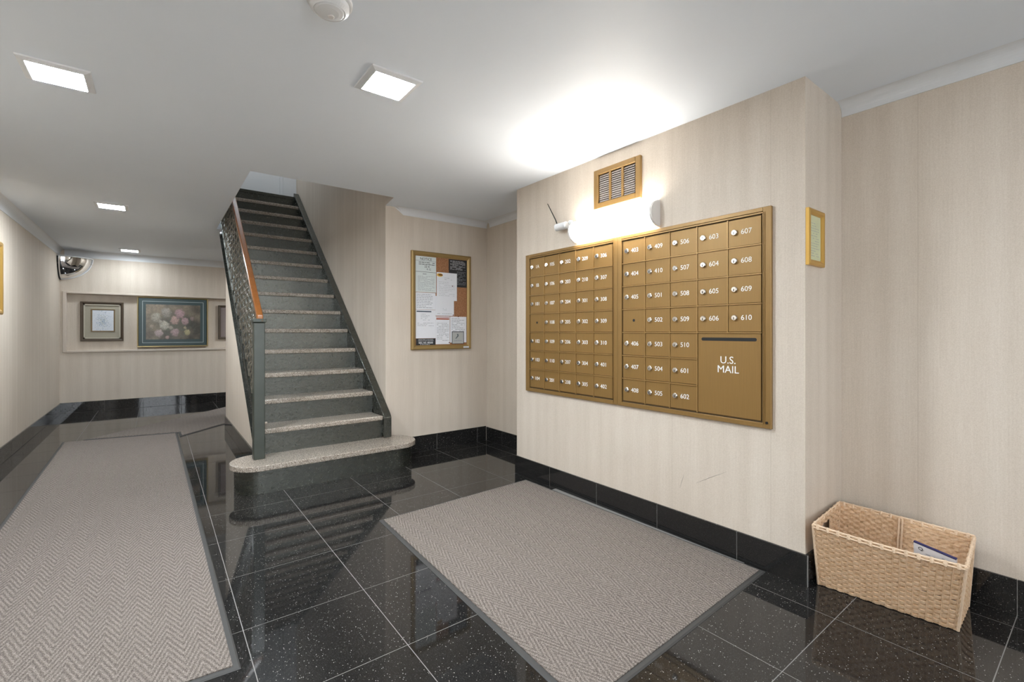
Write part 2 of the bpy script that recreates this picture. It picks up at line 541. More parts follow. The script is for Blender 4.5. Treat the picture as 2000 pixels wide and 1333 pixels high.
cove('trim_5', (1.735, YA), (XR, YA), (0, -1), h=.062, d=.06, cope=.085)
cove('trim_6', (XR, 2.961), (XR, YA - .06), (-1, 0), h=.062, d=.06)

# ------------------------------------------------------------------ stone skirting, tile by tile
def skirt(name, axis, fixed, cuts, sign, h=BH, t=.012):
    """axis 'y': runs along y on the plane x = fixed; sign = direction the face looks"""
    lo, hi = min(cuts), max(cuts)
    if axis == 'y':
        base = struct(box(name, (min(fixed, fixed + sign * (t - .002)), lo, .0005), (max(fixed, fixed + sign * (t - .002)), hi, h - .002), GROUT))
    else:
        base = struct(box(name, (lo, min(fixed, fixed + sign * (t - .002)), .0005), (hi, max(fixed, fixed + sign * (t - .002)), h - .002), GROUT))
    L = base.location
    for a, b in zip(cuts[:-1], cuts[1:]):
        a2, b2 = a + .0012, b - .0012
        f0, f1 = sorted((fixed + sign * .0005, fixed + sign * t))
        if axis == 'y': lo3, hi3 = (f0, a2, .0012), (f1, b2, h)
        else: lo3, hi3 = (a2, f0, .0012), (b2, f1, h)
        c = [(lo3[k] + hi3[k]) / 2 for k in range(3)]
        MB().box([lo3[k] - c[k] for k in range(3)], [hi3[k] - c[k] for k in range(3)]).build('tile', GRAN, base, (c[0] - L.x, c[1] - L.y, c[2] - L.z), bevel=.0012)
skirt('baseboard_mailbox', 'y', XM, [0.848, 1.165, 1.631, 2.097, 2.555, 2.972], -1)
skirt('baseboard_mailbox_return', 'x', 0.86, [XM - .012 + .013, 2.54, XR - .013], -1)
skirt('baseboard_mailbox_back', 'x', 2.96, [XM + .001, 2.74], 1)
skirt('baseboard_right', 'y', XR, [-2.5, -2.0, -1.5, -1.05, -0.6, -0.19, 0.254, 0.72, 0.847], -1)
skirt('baseboard_alcove_side', 'y', XR, [2.974, 3.3, 3.76, YA - .013], -1)
skirt('baseboard_alcove', 'x', YA, [1.70, 2.165, 2.632, 2.742], -1, h=.15)
skirt('baseboard_understair', 'y', XU, [3.985, 4.35, 4.82, 5.28, 5.75, 6.2, 6.43], -1)
skirt('baseboard_left', 'y', XL, [-0.6, -0.19, .254, .69, 1.13, 1.575, 2.03, 2.49, 2.95, 3.41, 3.87, 4.335, 4.8, 5.26, 5.72, 6.18, 6.645, 7.1, 7.565, 8.03, 8.49, YF - .013], 1)
skirt('baseboard_far', 'x', YF, [XL + .001, -0.60, -0.16, 0.31, 0.77, 1.23, 1.69, 2.15], -1, h=.145)

# ------------------------------------------------------------------ staircase
st = thing('staircase', 'steep straight staircase with speckled stone treads, black risers and iron railing', 'staircase', (1.1, 3.8, 0))
so = st.location
def S(mb, name, mat, parent=st, bevel=0.0, smooth=False, seg=1):
    """mesh given in world coordinates, linked under the staircase"""
    me = mb.mesh(name, mat, bevel, smooth, seg)
    me.transform(Matrix.Translation((-so.x, -so.y, -so.z)))
    return link(name, me, parent)
SX0, SX1 = 0.637, 1.579
def roundstep(r, x0, x1, y0, y1):
    """outline with bullnose ends; back edge straight"""
    pts = []
    cy = (y0 + y1) / 2
    for k in range(17):
        t = -PI / 2 + PI * k / 16
        pts.append((x1 - r + r * math.cos(t), cy + (y1 - y0) / 2 * math.sin(t)))
    for k in range(17):
        t = PI / 2 + PI * k / 16
        pts.append((x0 + r + r * math.cos(t), cy + (y1 - y0) / 2 * math.sin(t)))
    return pts
S(MB().prism(roundstep(.16, .435, 1.775, 3.650, 3.975), 'z', 0.001, .166), 'riser', BLACK)
S(MB().prism(roundstep(.175, .405, 1.805, 3.620, 4.0), 'z', .166, .206), 'tread', TREAD, bevel=.006, seg=2)
zprev = .206
for k in range(2, 17):
    y, z = 3.93 + .236 * (k - 2), .40 + .1917 * (k - 2)
    S(MB().box((SX0, y + .028, zprev - .02), (SX1, y + .06, z - .038)), 'riser', BLACK)
    depth = .236 + .06
    if k < 16:
        S(MB().box((SX0, y, z - .038), (SX1, y + depth, z)), 'tread', TREAD, bevel=.008, seg=2)
    else:
        S(MB().box((SX0, y + .02, z - .038), (SX1, 7.468, z)), 'tread', BLACK)
    zprev = z
# outer stringer (iron channel) and wall stringer
def slope_poly(y0, y1, lo, hi): return [(y0, N(y0) + lo), (y1, N(y1) + lo), (y1, N(y1) + hi), (y0, N(y0) + hi)]
m = MB()
m.prism([(3.886, .207), (4.0, .207), (6.5, N(6.5) - .21), (6.5, N(6.5) + .05), (3.886, N(3.886) + .05)], 'x', .612, .636)
m.prism(slope_poly(3.886, 6.5, .035, .05), 'x', .585, .6118)
m.prism(slope_poly(3.95, 6.5, -.085, -.07), 'x', .603, .6118)
m.prism([(4.0, .209), (4.018, .209), (6.5, N(6.5) - .195), (6.5, N(6.5) - .21)], 'x', .592, .6118)
S(m, 'stringer', BLACK)
m = MB()
m.prism([(3.912, .207), (7.3, .207 + N(7.3) - N(3.912) - .12), (7.3, N(7.3) + .012), (3.94, N(3.94) + .012), (3.912, N(3.912) - .0)], 'x', 1.5795, 1.6495)
S(m, 'stringer', BLACK, bevel=.004)
# newel post
npst = S(MB().box((.558, 3.812, .206), (.632, 3.884, 1.205)), 'newel_post', GREEN, bevel=.004)
S(MB().box((.549, 3.803, 1.2052), (.641, 3.893, 1.234)), 'cap', GREEN, npst, bevel=.006, seg=2)
S(MB().lathe([(.006, 3.800), (.006, 3.8029)], (.612, 0, 1.219), 'y', 10), 'bolt', DARKGAP, npst)
# handrail: timber on a metal channel
R = lambda y: 1.262 + .8125 * (y - 3.85)
def rail(y0, y1, lo, hi, x0, x1, name, mat, bev):
    S(MB().prism([(y0, R(y0) + lo), (y1, R(y1) + lo), (y1, R(y1) + hi), (y0, R(y0) + hi)], 'x', x0, x1), name, mat, bevel=bev, seg=2)
rail(3.82, 6.6, -.022, .024, .578, .622, 'handrail', RAILWOOD, .008)
rail(3.894, 6.6, -.034, -.0225, .583, .617, 'rail_channel', GREYMETAL, 0)
# twisted iron balusters, two to a step
m = MB(); LB = .842
for ph in (0, PI):
    path = []
    for i in range(49):
        t = i / 48
        r = .013 * min(1, 8 * t, 8 * (1 - t))
        a = ph + t * 2 * PI * 6.0
        path.append((r * math.cos(a), r * math.sin(a), t * LB))
    m.tube(path, .0062, 5)
bal = m.mesh('baluster', plain('grey_tan_iron_paint', (.15, .135, .105), .35, var=.25, scale=50))
for i in range(16):
    y = 4.02 + i * .157
    link('baluster', bal, st, (.600 - so.x, y - so.y, N(y) + .05))

# ------------------------------------------------------------------ mats
def mat_thing(label, corners, z=.0, th=.009, bw=.022, group=None, name='floor_mat'):
    c = [Vector((*p, 0)) for p in corners]
    ctr = sum(c, Vector()) / len(c)
    e = (c[2] - c[1]).normalized()
    ang = math.atan2(e.y, e.x) - PI / 2
    t = thing(name, label, 'mat', (ctr.x, ctr.y, z), ang, group)
    rot = Matrix.Rotation(-ang, 3, 'Z')
    L = [rot @ (p - ctr) for p in c]
    n = len(L)
    def inset(d):
        out = []
        for i in range(n):
            p, q, r_ = L[i - 1], L[i], L[(i + 1) % n]
            d1, d2 = (q - p).normalized(), (r_ - q).normalized()
            n1, n2 = Vector((-d1.y, d1.x, 0)), Vector((-d2.y, d2.x, 0))
            b = (n1 + n2) / (1 + n1.dot(n2))
            out.append(q + b * d)
        return out
    o0, o1, i0 = L, inset(.006), inset(bw)
    v = [Vector((p.x, p.y, .0008)) for p in o0] + [Vector((p.x, p.y, .005)) for p in o1] + [Vector((p.x, p.y, .0055)) for p in i0] + [Vector((p.x, p.y, .0008)) for p in i0]
    f = []
    for i in range(n):
        j = (i + 1) % n
        for a in range(3): f.append((a * n + i, a * n + j, (a + 1) * n + j, (a + 1) * n + i))
        f.append((3 * n + i, 3 * n + j, j, i))
    MB().add(v, f).build('border', RUBBER, t)
    MB().prism([(p.x, p.y) for p in inset(bw + .0005)], 'z', .0008, th).build('pile', CARPET, t)
    return t
mat_thing('grey herringbone mat lying below the gold mailboxes', [(1.005, .965), (2.292, 1.022), (2.253, 2.776), (1.063, 2.712)])
mat_thing('long grey herringbone runner along the hallway at left', [(-.70, 1.86), (.227, 1.803), (.187, 6.409), (-.768, 6.585)])
d3 = Vector((.669, .7435)); A3, B3 = Vector((-.615, 6.60)), Vector((.198, 6.165))
mat_thing('grey herringbone mat laid at an angle, turning right behind the stairs', [(.198, 6.165), tuple(B3 + d3 * 2.7), tuple(A3 + d3 * 2.66), (-.615, 6.585), (.194, 6.432)])

# ------------------------------------------------------------------ mailboxes
NUMS_L = [['1A', '1B', '101', None, '102', '103', '104'], ['105', '106', '107', '108', '109', '110', '201'],
          ['202', '203', '204', '205', '206', '207', '208'], ['209', '210', '301', '302', '303', '304', '305'],
          ['306', '307', '308', '309', '310', '401', '402']]
NUMS_R = [['403', '404', '405', None, '406', '407', '408'], ['409', '410', '501', '502', '503', '504', '505'],
          ['506', '507', '508', '509', '510', '601', '602'], ['603', '604', '605', '606'], ['607', '608', '609', '610']]
lock_me = MB().lathe([(.0152, 0), (.0152, -.008), (.0125, -.012)], axis='y', seg=16).mesh('lock', CHROME, smooth=False)
key_me = MB().box((-.0017, -.0128, -.009), (.0017, -.0119, .003)).mesh('keyhole', KEYHOLE)
hole_me = MB().lathe([(.0085, 0), (.0085, -.0012)], axis='y', seg=14).mesh('keyhole', KEYHOLE)
def mailbox_unit(label, ya, yb, d0, d1, nums, left):
    yc = (ya + yb) / 2
    t = thing('mailbox_unit', label, 'mailboxes', (XM, yc, .68), -PI / 2, 'wall mailbox units')
    w = (ya - yb) / 2 - .0005; Ht = 1.053
    x0, x1 = yc - d0, yc - d1          # door field in local x
    zt, zb, pitch = 1.02, .0295, .1415
    cw = (x1 - x0) / 5
    box('back_panel', (-w + .001, -.007, .001), (w - .001, -.0006, Ht - .001), DARKGAP, t)
    m = MB()
    # flange
    fl_, fr_ = x0 - .005, x1 + .005
    m.box((-w, -.018, 0), (fl_, -.0005, Ht)); m.box((fr_, -.018, 0), (w, -.0005, Ht))
    m.box((fl_, -.018, zt + .013), (fr_, -.0005, Ht)); m.box((fl_, -.018, 0), (fr_, -.0005, zb - .006))
    f = m.build('frame', BRONZE_D, t, bevel=.0015)
    m = MB()
    m.box((fl_ + .001, -.0195, zt + .003), (fr_ - .001, -.006, zt + .0105))
    if not left: m.box((x1 + .0055, -.021, .02), (x1 + .0095, -.0181, zt + .008)); m.box((x1 + .013, -.021, .02), (x1 + .016, -.0181, zt + .008))
    else: m.box((x1 + .008, -.021, .012), (x1 + .0115, -.0181, Ht - .012))
    m.build('frame_bead', BRONZE_D, t)
    # ribs
    for c in range(1, 5):
        zlo = zb if (left or c < 4) else zb + 3 * pitch
        box('vertical_rib', (x0 + c * cw - .0022, -.0185, zlo), (x0 + c * cw + .0022, -.007, zt), RIBM, t)
    for r in range(1, 7):
        xe = x1 if (left or r <= 4) else x0 + 3 * cw
        box('horizontal_rib', (x0, -.0205, zt - r * pitch - .0026), (xe, -.007, zt - r * pitch + .0026), RIBM, t)
    dm = MB().box((-cw / 2 + .0034, -.0145, -pitch / 2 + .0044), (cw / 2 - .0034, -.0071, pitch / 2 - .0032)).mesh('door', BRONZE, bevel=.0012)
    for c, col in enumerate(nums):
        for r, s in enumerate(col):
            cx, cz = x0 + (c + .5) * cw, zt - (r + .5) * pitch
            d = link('door', dm, t, (cx, 0, cz))
            if s is None:
                link('keyhole', hole_me, d, (.002, -.0146, .003)); continue
            lx = -cw * (.30 if left else .285)
            lk = link('lock', lock_me, d, (lx, -.0146, .004))
            q = link('keyhole', key_me, d, (lx, -.0146, .004))
            link('number', text_mesh(s, .0365, LETTER), d, (cw * (.03 if left else .055), -.0149, .003))
    if not left:
        a, b = x0 + 3 * cw + .0045, x1 - .0045
        zt2 = zt - 4 * pitch - .0035
        pd = box('parcel_door', (a, -.0145, zb + .003), (b, -.0071, zt2), BRONZE, t, bevel=.0012)
        pd['label'] = 'large outgoing mail door with black slot'
        xc = (a + b) / 2
        pts = []
        hw, hh, zc = .143, .0085, zt2 - .030
        for k in range(9): pts.append((xc + hw - hh + hh * math.sin(PI * k / 8), zc - hh * math.cos(PI * k / 8)))
        for k in range(9): pts.append((xc - hw + hh - hh * math.sin(PI * k / 8), zc + hh * math.cos(PI * k / 8)))
        MB().prism(pts, 'y', -.0152, -.0146).build('mail_slot', KEYHOLE, pd)
        link('lettering', text_mesh('U.S.', .052, LETTER), pd, (xc + .0, -.0149, zt2 - .137))
        link('lettering', text_mesh('MAIL', .052, LETTER), pd, (xc + .0, -.0149, zt2 - .184))
        MB().lathe([(.006, -.018), (.006, -.0215)], (x1 + .024, 0, .028), 'y', 10).build('frame_lock', KEYHOLE, t)
    return t
mailbox_unit('bronze mailbox unit of small numbered doors, left of the mail slot unit', 2.827, 1.9155, 2.777, 1.954, NUMS_L, True)
mailbox_unit('bronze mailbox unit with large U.S. MAIL door and black slot', 1.9150, .997, 1.877, 1.041, NUMS_R, False)

# ------------------------------------------------------------------ generic wall things (local X right, Z up, -Y towards the room)
def frame_mesh(w, h, bw, depth, lip=.006):
    """mitred frame, outer size w x h centred on x, standing on z=0"""
    prof = [(0, 0), (0, depth * .8), (bw * .25, depth), (bw * .6, depth * .92), (bw, depth * .55), (bw, 0)]
    v = []; f = []
    n = len(prof)
    for (sx, sz) in ((-1, 0), (1, 0), (1, 1), (-1, 1)):
        for (q, d) in prof:
            v.append((sx * (w / 2 - q), -d, (q if sz == 0 else h - q)))
    for c in range(4):
        c2 = (c + 1) % 4
        for i in range(n):
            j = (i + 1) % n
            f.append((c * n + i, c2 * n + i, c2 * n + j, c * n + j))
    return MB().add(v, f)

def art_mesh(name, w, h, fn, nx, nz, parent, y):
    v = []; cols = []
    for j in range(nz + 1):
        for i in range(nx + 1):
            v.append((-w / 2 + w * i / nx, 0, h * j / nz)); cols.append(fn(i / nx, j / nz))
    f = [(j * (nx + 1) + i, j * (nx + 1) + i + 1, (j + 1) * (nx + 1) + i + 1, (j + 1) * (nx + 1) + i) for j in range(nz) for i in range(nx)]
    me = mk(name, v, f, ART)
    a = me.color_attributes.new('Col', 'FLOAT_COLOR', 'POINT')
    for k, c in enumerate(cols): a.data[k].color = (*c, 1)
    return link(name, me, parent, (0, y, 0))

def print_lines(name, mat, parent, x0, x1, z0, z1, n, y, th=.35, fill=.9, rnd=None, ragged=True):
    """rows of small printed words as thin flat ink patches"""
    rnd = rnd or random
    m = MB()
    p = (z1 - z0) / n
    for i in range(n):
        z = z1 - (i + .5) * p
        x = x0
        end = x1 if not ragged or rnd.random() < .7 else x0 + (x1 - x0) * rnd.uniform(.45, .95)
        while x < end:
            wl = rnd.uniform(.012, .04) * min(1.0, (x1 - x0) / .18)
            e = min(x + wl, end)
            if rnd.random() < fill:
                m.add([(x, y, z - p * th / 2), (e, y, z - p * th / 2), (e, y, z + p * th / 2), (x, y, z + p * th / 2)], [(0, 1, 2, 3)])
            x = e + .005
    if m.v: m.build(name, mat, parent)

# notice board -------------------------------------------------------
bx0, bx1, bz0, bz1 = 1.894, 2.545, .967, 1.903
W, Hh = bx1 - bx0, bz1 - bz0
bcx = (bx0 + bx1) / 2
nb = thing('notice_board', 'cork notice board in olive bronze frame covered with notices', 'notice board', (bcx, YA, bz0))
frame_mesh(W, Hh, .042, .035).build('frame', OLIVE, nb)
box('cork_panel', (-W / 2 + .036, -.012, .036), (W / 2 - .036, -.0006, Hh - .036), CORK, nb)
MB().box((W / 2 - .095, -.0365, .008), (W / 2 - .03, -.0355, .026)).build('maker_plate', PRINTW, nb)
IW, IH = W - .084, Hh - .084
def sheet(label, u0, u1, v0, v1, lay, mat=PAPER, name='notice_sheet', rot=0.0):
    """paper on the cork: u right, v down, as fractions of the inner board"""
    x0, x1 = bcx - IW / 2 + u0 * IW, bcx - IW / 2 + u1 * IW
    zt, zb = bz0 + .042 + (1 - v0) * IH, bz0 + .042 + (1 - v1) * IH
    t = thing(name, label, 'notice', ((x0 + x1) / 2, YA - .0125 - lay * .0014, zb))
    w, h = x1 - x0, zt - zb
    MB().box((-w / 2, -.0008, 0), (w / 2, 0, h)).build('paper', mat, t)
    return t, w, h
rr = random.Random(3)
t, w, h = sheet('tall pale notice headed NOTICE at top left of the notice board', .004, .385, .004, .405, 1, PAPERG)
link('lettering', text_mesh('NOTICE', .034, PRINT), t, (0, -.0012, h - .026))
MB().box((-w / 2, -.0011, h - .045), (w / 2, -.0009, h - .042)).build('rule', PRINTG, t)
print_lines('print', PRINT, t, -w * .35, w * .45, h - .085, h - .05, 2, -.0011, .3, .9, rr)
link('lettering', text_mesh('22 4', .030, PRINT), t, (.01, -.0012, h - .098))
link('lettering', text_mesh('4 12', .026, PRINT), t, (.03, -.0012, h - .122))
MB().box((-w / 2, -.0011, h - .150), (w / 2, -.0009, h - .147)).build('rule', PRINT, t)
print_lines('print', PRINTG, t, -w * .15, w * .1, h - .178, h - .158, 1, -.0011, .6, 1, rr)
print_lines('print', PRINTG, t, -w * .4, w * .42, .012, h - .185, 15, -.0011, .28, .9, rr)
t, w, h = sheet('white typed notice halfway down the left of the notice board', .006, .375, .41, .60, 1)
print_lines('print', PRINTG, t, -w * .45, w * .35, .01, h - .01, 9, -.0011, .3, .9, rr)
t, w, h = sheet('white sheet with dark blue heading bar at left of the notice board', .006, .375, .603, .922, 2)
MB().box((-w * .46, -.0011, h - .022), (w * .28, -.0009, h - .010)).build('heading_bar', plain('slate_print', (.07, .09, .12), .7), t)
print_lines('print', PRINTG, t, -w * .25, w * .2, h * .62, h - .035, 5, -.0011, .25, .8, rr)
print_lines('print', PRINTG, t, -w * .42, w * .4, h * .42, h * .56, 3, -.0011, .25, .8, rr)
t, w, h = sheet('black registration label with white lettering at bottom left of the notice board', .012, .37, .925, .998, 3, PAPERK, 'label_plate')
link('lettering', text_mesh('DEPARTMENT OF BUILDING', .0125, PRINTW), t, (0, -.0012, h - .010))
link('lettering', text_mesh('PRESERVATION AND DEVELOPMENT', .0098, PRINTW), t, (0, -.0012, h - .023))
link('lettering', text_mesh('REG. NO. 805203', .0205, PRINTW, offset=.0006), t, (0, -.0012, h - .041))
print_lines('print', PRINTW, t, -w * .3, w * .3, .002, .010, 1, -.0011, .5, .9, rr)
t, w, h = sheet('black poster of dense white print at top right of the notice board', .632, .998, .004, .325, 1, PAPERK)
print_lines('print', PRINTW, t, -w * .42, w * .42, h * .62, h - .01, 10, -.0011, .3, .85, rr)
print_lines('print', PRINTG, t, -w * .05, w * .44, h * .08, h * .58, 11, -.0011, .3, .8, rr)
t, w, h = sheet('white sheet below the letter with the yellow emblem', .37, .735, .44, .665, 2)
print_lines('print', PRINTG, t, -w * .4, w * .38, .012, .03, 1, -.0011, .2, .9, rr)
print_lines('print', PRINTG, t, -w * .1, w * .12, .05, .08, 2, -.0011, .25, .7, rr)
t, w, h = sheet('bright white letter with a small yellow emblem in its corner', .392, .79, .168, .49, 5)
el = [(-w * .40 + .033 * math.cos(a), h - .026 + .017 * math.sin(a)) for a in [2 * PI * k / 20 for k in range(20)]]
el = [(x + .012, z) for x, z in el]
MB().prism(el, 'y', -.0011, -.0009).build('emblem', plain('yellow_print', (.72, .42, .05), .6), t)
MB().prism([(x * 1.0 + .006, z + .001) for x, z in [(-w * .40 + .012 + .026 * math.cos(a), h - .026 + .007 * math.sin(a)) for a in [2 * PI * k / 16 for k in range(16)]]], 'y', -.0014, -.0012).build('emblem_mark', plain('dark_print', (.10, .03, .02), .6), t)
print_lines('print', PRINTG, t, -w * .12, w * .32, h - .075, h - .045, 2, -.0011, .22, .9, rr)
print_lines('print', PRINTG, t, -w * .4, w * .4, .04, h - .085, 9, -.0011, .12, .9, rr)
t, w, h = sheet('narrow white flyer with red-brown heading, bottom middle of the notice board', .375, .65, .672, .992, 3)
rd = plain('red_brown_print', (.42, .11, .06), .7)
MB().box((-w * .46, -.0011, h - .012), (w * .46, -.0009, h - .007)).box((-w * .46, -.0011, h - .032), (w * .46, -.0009, h - .018)).build('heading_bar', rd, t)
print_lines('print', PRINTG, t, -w * .42, w * .42, .03, h - .06, 12, -.0011, .28, .85, rr)
t, w, h = sheet('white typed sheet at bottom right of the notice board', .66, .99, .672, .975, 2)
print_lines('print', PRINTG, t, -w * .42, w * .40, h * .42, h - .012, 9, -.0011, .3, .85, rr)
t, w, h = sheet('small grey card with dark border at bottom right corner of the notice board', .69, .935, .845, .99, 4, plain('grey_card', (.42, .42, .40), .6), 'notice_card')
m = MB()
for a in ((-w / 2, 0, -w / 2 + .006, h), (w / 2 - .006, 0, w / 2, h), (-w / 2, h - .006, w / 2, h), (-w / 2, 0, w / 2, .003)): m.box((a[0], -.0012, a[1]), (a[2], -.0009, a[3]))
m.build('card_border', PRINT, t)
m = MB(); m.prism([(-.03, h * .42), (-.022, h * .40), (.008, h * .62), (.004, h * .80), (-.012, h * .80), (-.006, h * .66)], 'y', -.0012, -.0009)
m.build('card_mark', plain('slate_mark', (.10, .12, .13), .6), t)
print_lines('print', PRINTG, t, -w * .3, w * .3, h * .2, h * .32, 1, -.0011, .6, .9, rr)
pin_me = MB().lathe([(.0045, 0), (.0055, -.004), (.0035, -.007)], axis='y', seg=10).mesh('push_pin', plain('dark_red_pin', (.16, .03, .02), .4))
for i, (u, v, lb) in enumerate([(.70, .318, 'dark push pin holding the bottom of the black poster'), (.715, .655, 'dark push pin above the typed sheet, left'), (.815, .672, 'dark push pin above the typed sheet at bottom right'), (.635, .975, 'dark push pin at the foot of the narrow flyer')]):
    p = link('push_pin', pin_me, None, (bcx - IW / 2 + u * IW, YA - .0125 - .0062, bz0 + .042 + (1 - v) * IH))
    tag(p, lb, 'push pin', 'push pins on the notice board')

# small framed certificate on the chase side --------------------------
t = thing('framed_certificate', 'small narrow gold frame with pale green certificate beside the mailboxes', 'picture frame', (2.402, .86, 1.44))
frame_mesh(.180, .256, .026, .018).build('frame', GOLD, t)
MB().box((-.066, -.006, .024), (.066, -.0006, .232)).build('certificate', CERT, t)
print_lines('print', PRINTG, t, -.045, .045, .04, .20, 14, -.0064, .22, .8, rr)

# vent grille over the wall light -------------------------------------
t = thing('vent_grille', 'bronze framed vent grille with grey louvres above the wall light', 'vent', (XM, 1.926, 1.940), -PI / 2)
w, h = .372, .256
m = MB()
ix0, ix1, iz0, iz1 = -.148, .150, .038, .222
m.box((-w / 2, -.022, 0), (ix0, -.0006, h)); m.box((ix1, -.022, 0), (w / 2, -.0006, h))
m.box((ix0, -.022, 0), (ix1, -.0006, iz0)); m.box((ix0, -.022, iz1), (ix1, -.0006, h))
m.build('frame', BRONZE_D, t, bevel=.003)
box('backing', (ix0 + .001, -.004, iz0 + .001), (ix1 - .001, -.0006, iz1 - .001), DARKGAP, t)
for q in (1, 2):
    xx = ix0 + (ix1 - ix0) * q / 3
    box('mullion', (xx - .008, -.020, iz0), (xx + .008, -.004, iz1), BRONZE, t)
for q in range(3):
    a = ix0 + (ix1 - ix0) * q / 3 + .009; b = ix0 + (ix1 - ix0) * (q + 1) / 3 - .009
    for k in range(13):
        z = iz0 + .004 + k * (iz1 - iz0 - .008) / 13
        MB().prism([(-.016, z), (-.005, z + .012), (-.005, z + .014), (-.016, z + .002)], 'x', a, b).build('louver', LOUVER, t)

# wall light over the mailboxes ----------------------------------------
t = thing('wall_light', 'glowing white half-round wall light fixed above the mailboxes', 'lamp', (XM, 1.952, 1.745), -PI / 2)
Lh = .338; hz, dp = .078, .088
def dshape(hz_, dp_, zc):
    return [(-dp_ * math.sin(PI * k / 20), zc - hz_ * math.cos(PI * k / 20)) for k in range(21)]
MB().prism(dshape(hz - .004, dp - .004, hz), 'x', -Lh + .018, Lh - .018).build('diffuser', TUBEM, t)
for s in (-1, 1):
    a, b = sorted((s * Lh, s * (Lh - .0175)))
    MB().prism(dshape(hz, dp, hz), 'x', a, b).build('end_cap', PLASTICG, t, bevel=.003)
# small wireless camera with antenna -----------------------------------
t = thing('wireless_camera', 'small white wireless camera with thin black antenna left of the wall light', 'camera', (XM, 2.372, 1.862), -PI / 2)
MB().lathe([(.028, -.0005), (.028, -.012), (.02, -.02)], axis='y', center=(0.03, 0, .03), seg=20).build('mount', PLASTIC, t)
m = MB(); m.lathe([(.016, -.075), (.026, -.070), (.026, .03), (.02, .036)], axis='x', center=(0, -.045, .018), seg=20)
m.build('body', PLASTIC, t)
MB().tube([(-.055, -.05, .03), (-.075, -.052, .075), (-.155, -.056, .205)], [.0048, .004, .0028], 8).build('antenna', KEYHOLE, t)

# ------------------------------------------------------------------ ceiling lights
def ceiling_light(label, x, y, mat=LEDM, z=CZ):
    t = thing('ceiling_light', label, 'ceiling light', (x, y, z), 0, 'square ceiling lights')
    m = MB()
    o, i, d = .119, .092, .014
    v = []; f = []
    for (a, z) in ((o, -.0005), (o - .003, -.006), (i, -d), (i - .002, -d + .003), (i - .002, -.0005)):
        v += [(-a, -a, z), (a, -a, z), (a, a, z), (-a, a, z)]
    for r in range(4):
        for k in range(4):
            k2 = (k + 1) % 4
            f.append((r * 4 + k, r * 4 + k2, (r + 1) * 4 + k2, (r + 1) * 4 + k))
    m.add(v, f).build('frame', WHITE, t)
    box('diffuser', (-.0895, -.0895, -.0115), (.0895, .0895, -.001), mat, t)
    return t
ceiling_light('square ceiling light at upper left over the near end of the long runner', -.349, 2.870)
ceiling_light('square ceiling light nearest the mailboxes', .850, 2.057)
ceiling_light('square ceiling light halfway down the hallway', -.325, 5.571)
ceiling_light('farthest square ceiling light, close to the framed flower painting wall', -.300, 8.46, LEDD)
ceiling_light('square ceiling light just behind the camera on the hallway side', -.349, .12)
ceiling_light('added unseen square ceiling light on the mailbox side, nearest the entrance door', 1.35, -1.15, LEDE)  # added out of view to brighten the right wall and the chase side
ceiling_light('added unseen square ceiling light over the top landing of the stairs', 1.1, 6.75, LEDS, 4.80)  # added out of view to brighten the white landing wall
ceiling_light('added unseen square ceiling light in the corridor behind the stairs', 2.2, 7.7)  # added out of view as extra light for the far end

# smoke detector
t = thing('smoke_detector', 'round white smoke detector at the top edge of the ceiling', 'smoke detector', (.475, 1.66, CZ))
MB().lathe([(.075, -.0005), (.075, -.012), (.070, -.014)], seg=40).build('base', PLASTIC, t, smooth=False)
MB().lathe([(.064, -.0142), (.064, -.030), (.052, -.041), (.050, -.039), (.044, -.043), (.030, -.0455), (.0, -.0465)], seg=40, close=False).build('cover', PLASTIC, t, smooth=False)
MB().lathe([(.011, -.0445), (.011, -.0495), (.008, -.051)], center=(.008, .012, 0), seg=16).build('test_button', PLASTICG, t)

# ------------------------------------------------------------------ corner mirror
t = thing('convex_mirror', 'quarter dome chrome security mirror in the far left ceiling corner', 'mirror', (XL + .001, YF - .001, 1.862))
ax_, ay_, az_ = .345, .245, .305
def octant(s, zoff=0.0):
    v = []; f = []; na, nb_ = 20, 14
    for j in range(nb_ + 1):
        e = PI / 2 * j / nb_
        for i in range(na + 1):
            a = PI / 2 * i / na
            v.append((ax_ * s * math.cos(e) * math.cos(a), -ay_ * s * math.cos(e) * math.sin(a), az_ - az_ * s * math.sin(e)))
    for j in range(nb_):
        for i in range(na): f.append((j * (na + 1) + i, j * (na + 1) + i + 1, (j + 1) * (na + 1) + i + 1, (j + 1) * (na + 1) + i))
    return MB().add(v, f)
octant(.97).build('mirror_dome', MIRROR, t, smooth=True)
def edge(pts, r, name, mat): MB().tube(pts, r, 8).build(name, mat, t)
q = [PI / 2 * k / 20 for k in range(21)]
edge([(ax_ * math.cos(a), -ay_ * math.sin(a), az_) for a in q], .007, 'rim', PLASTIC)
edge([(ax_ * math.cos(a), -.007, az_ - az_ * math.sin(a) + .004) for a in q], .007, 'rim', PLASTIC)
edge([(.007, -ay_ * math.cos(a), az_ - az_ * math.sin(a) + .004) for a in q], .007, 'rim', KEYHOLE)

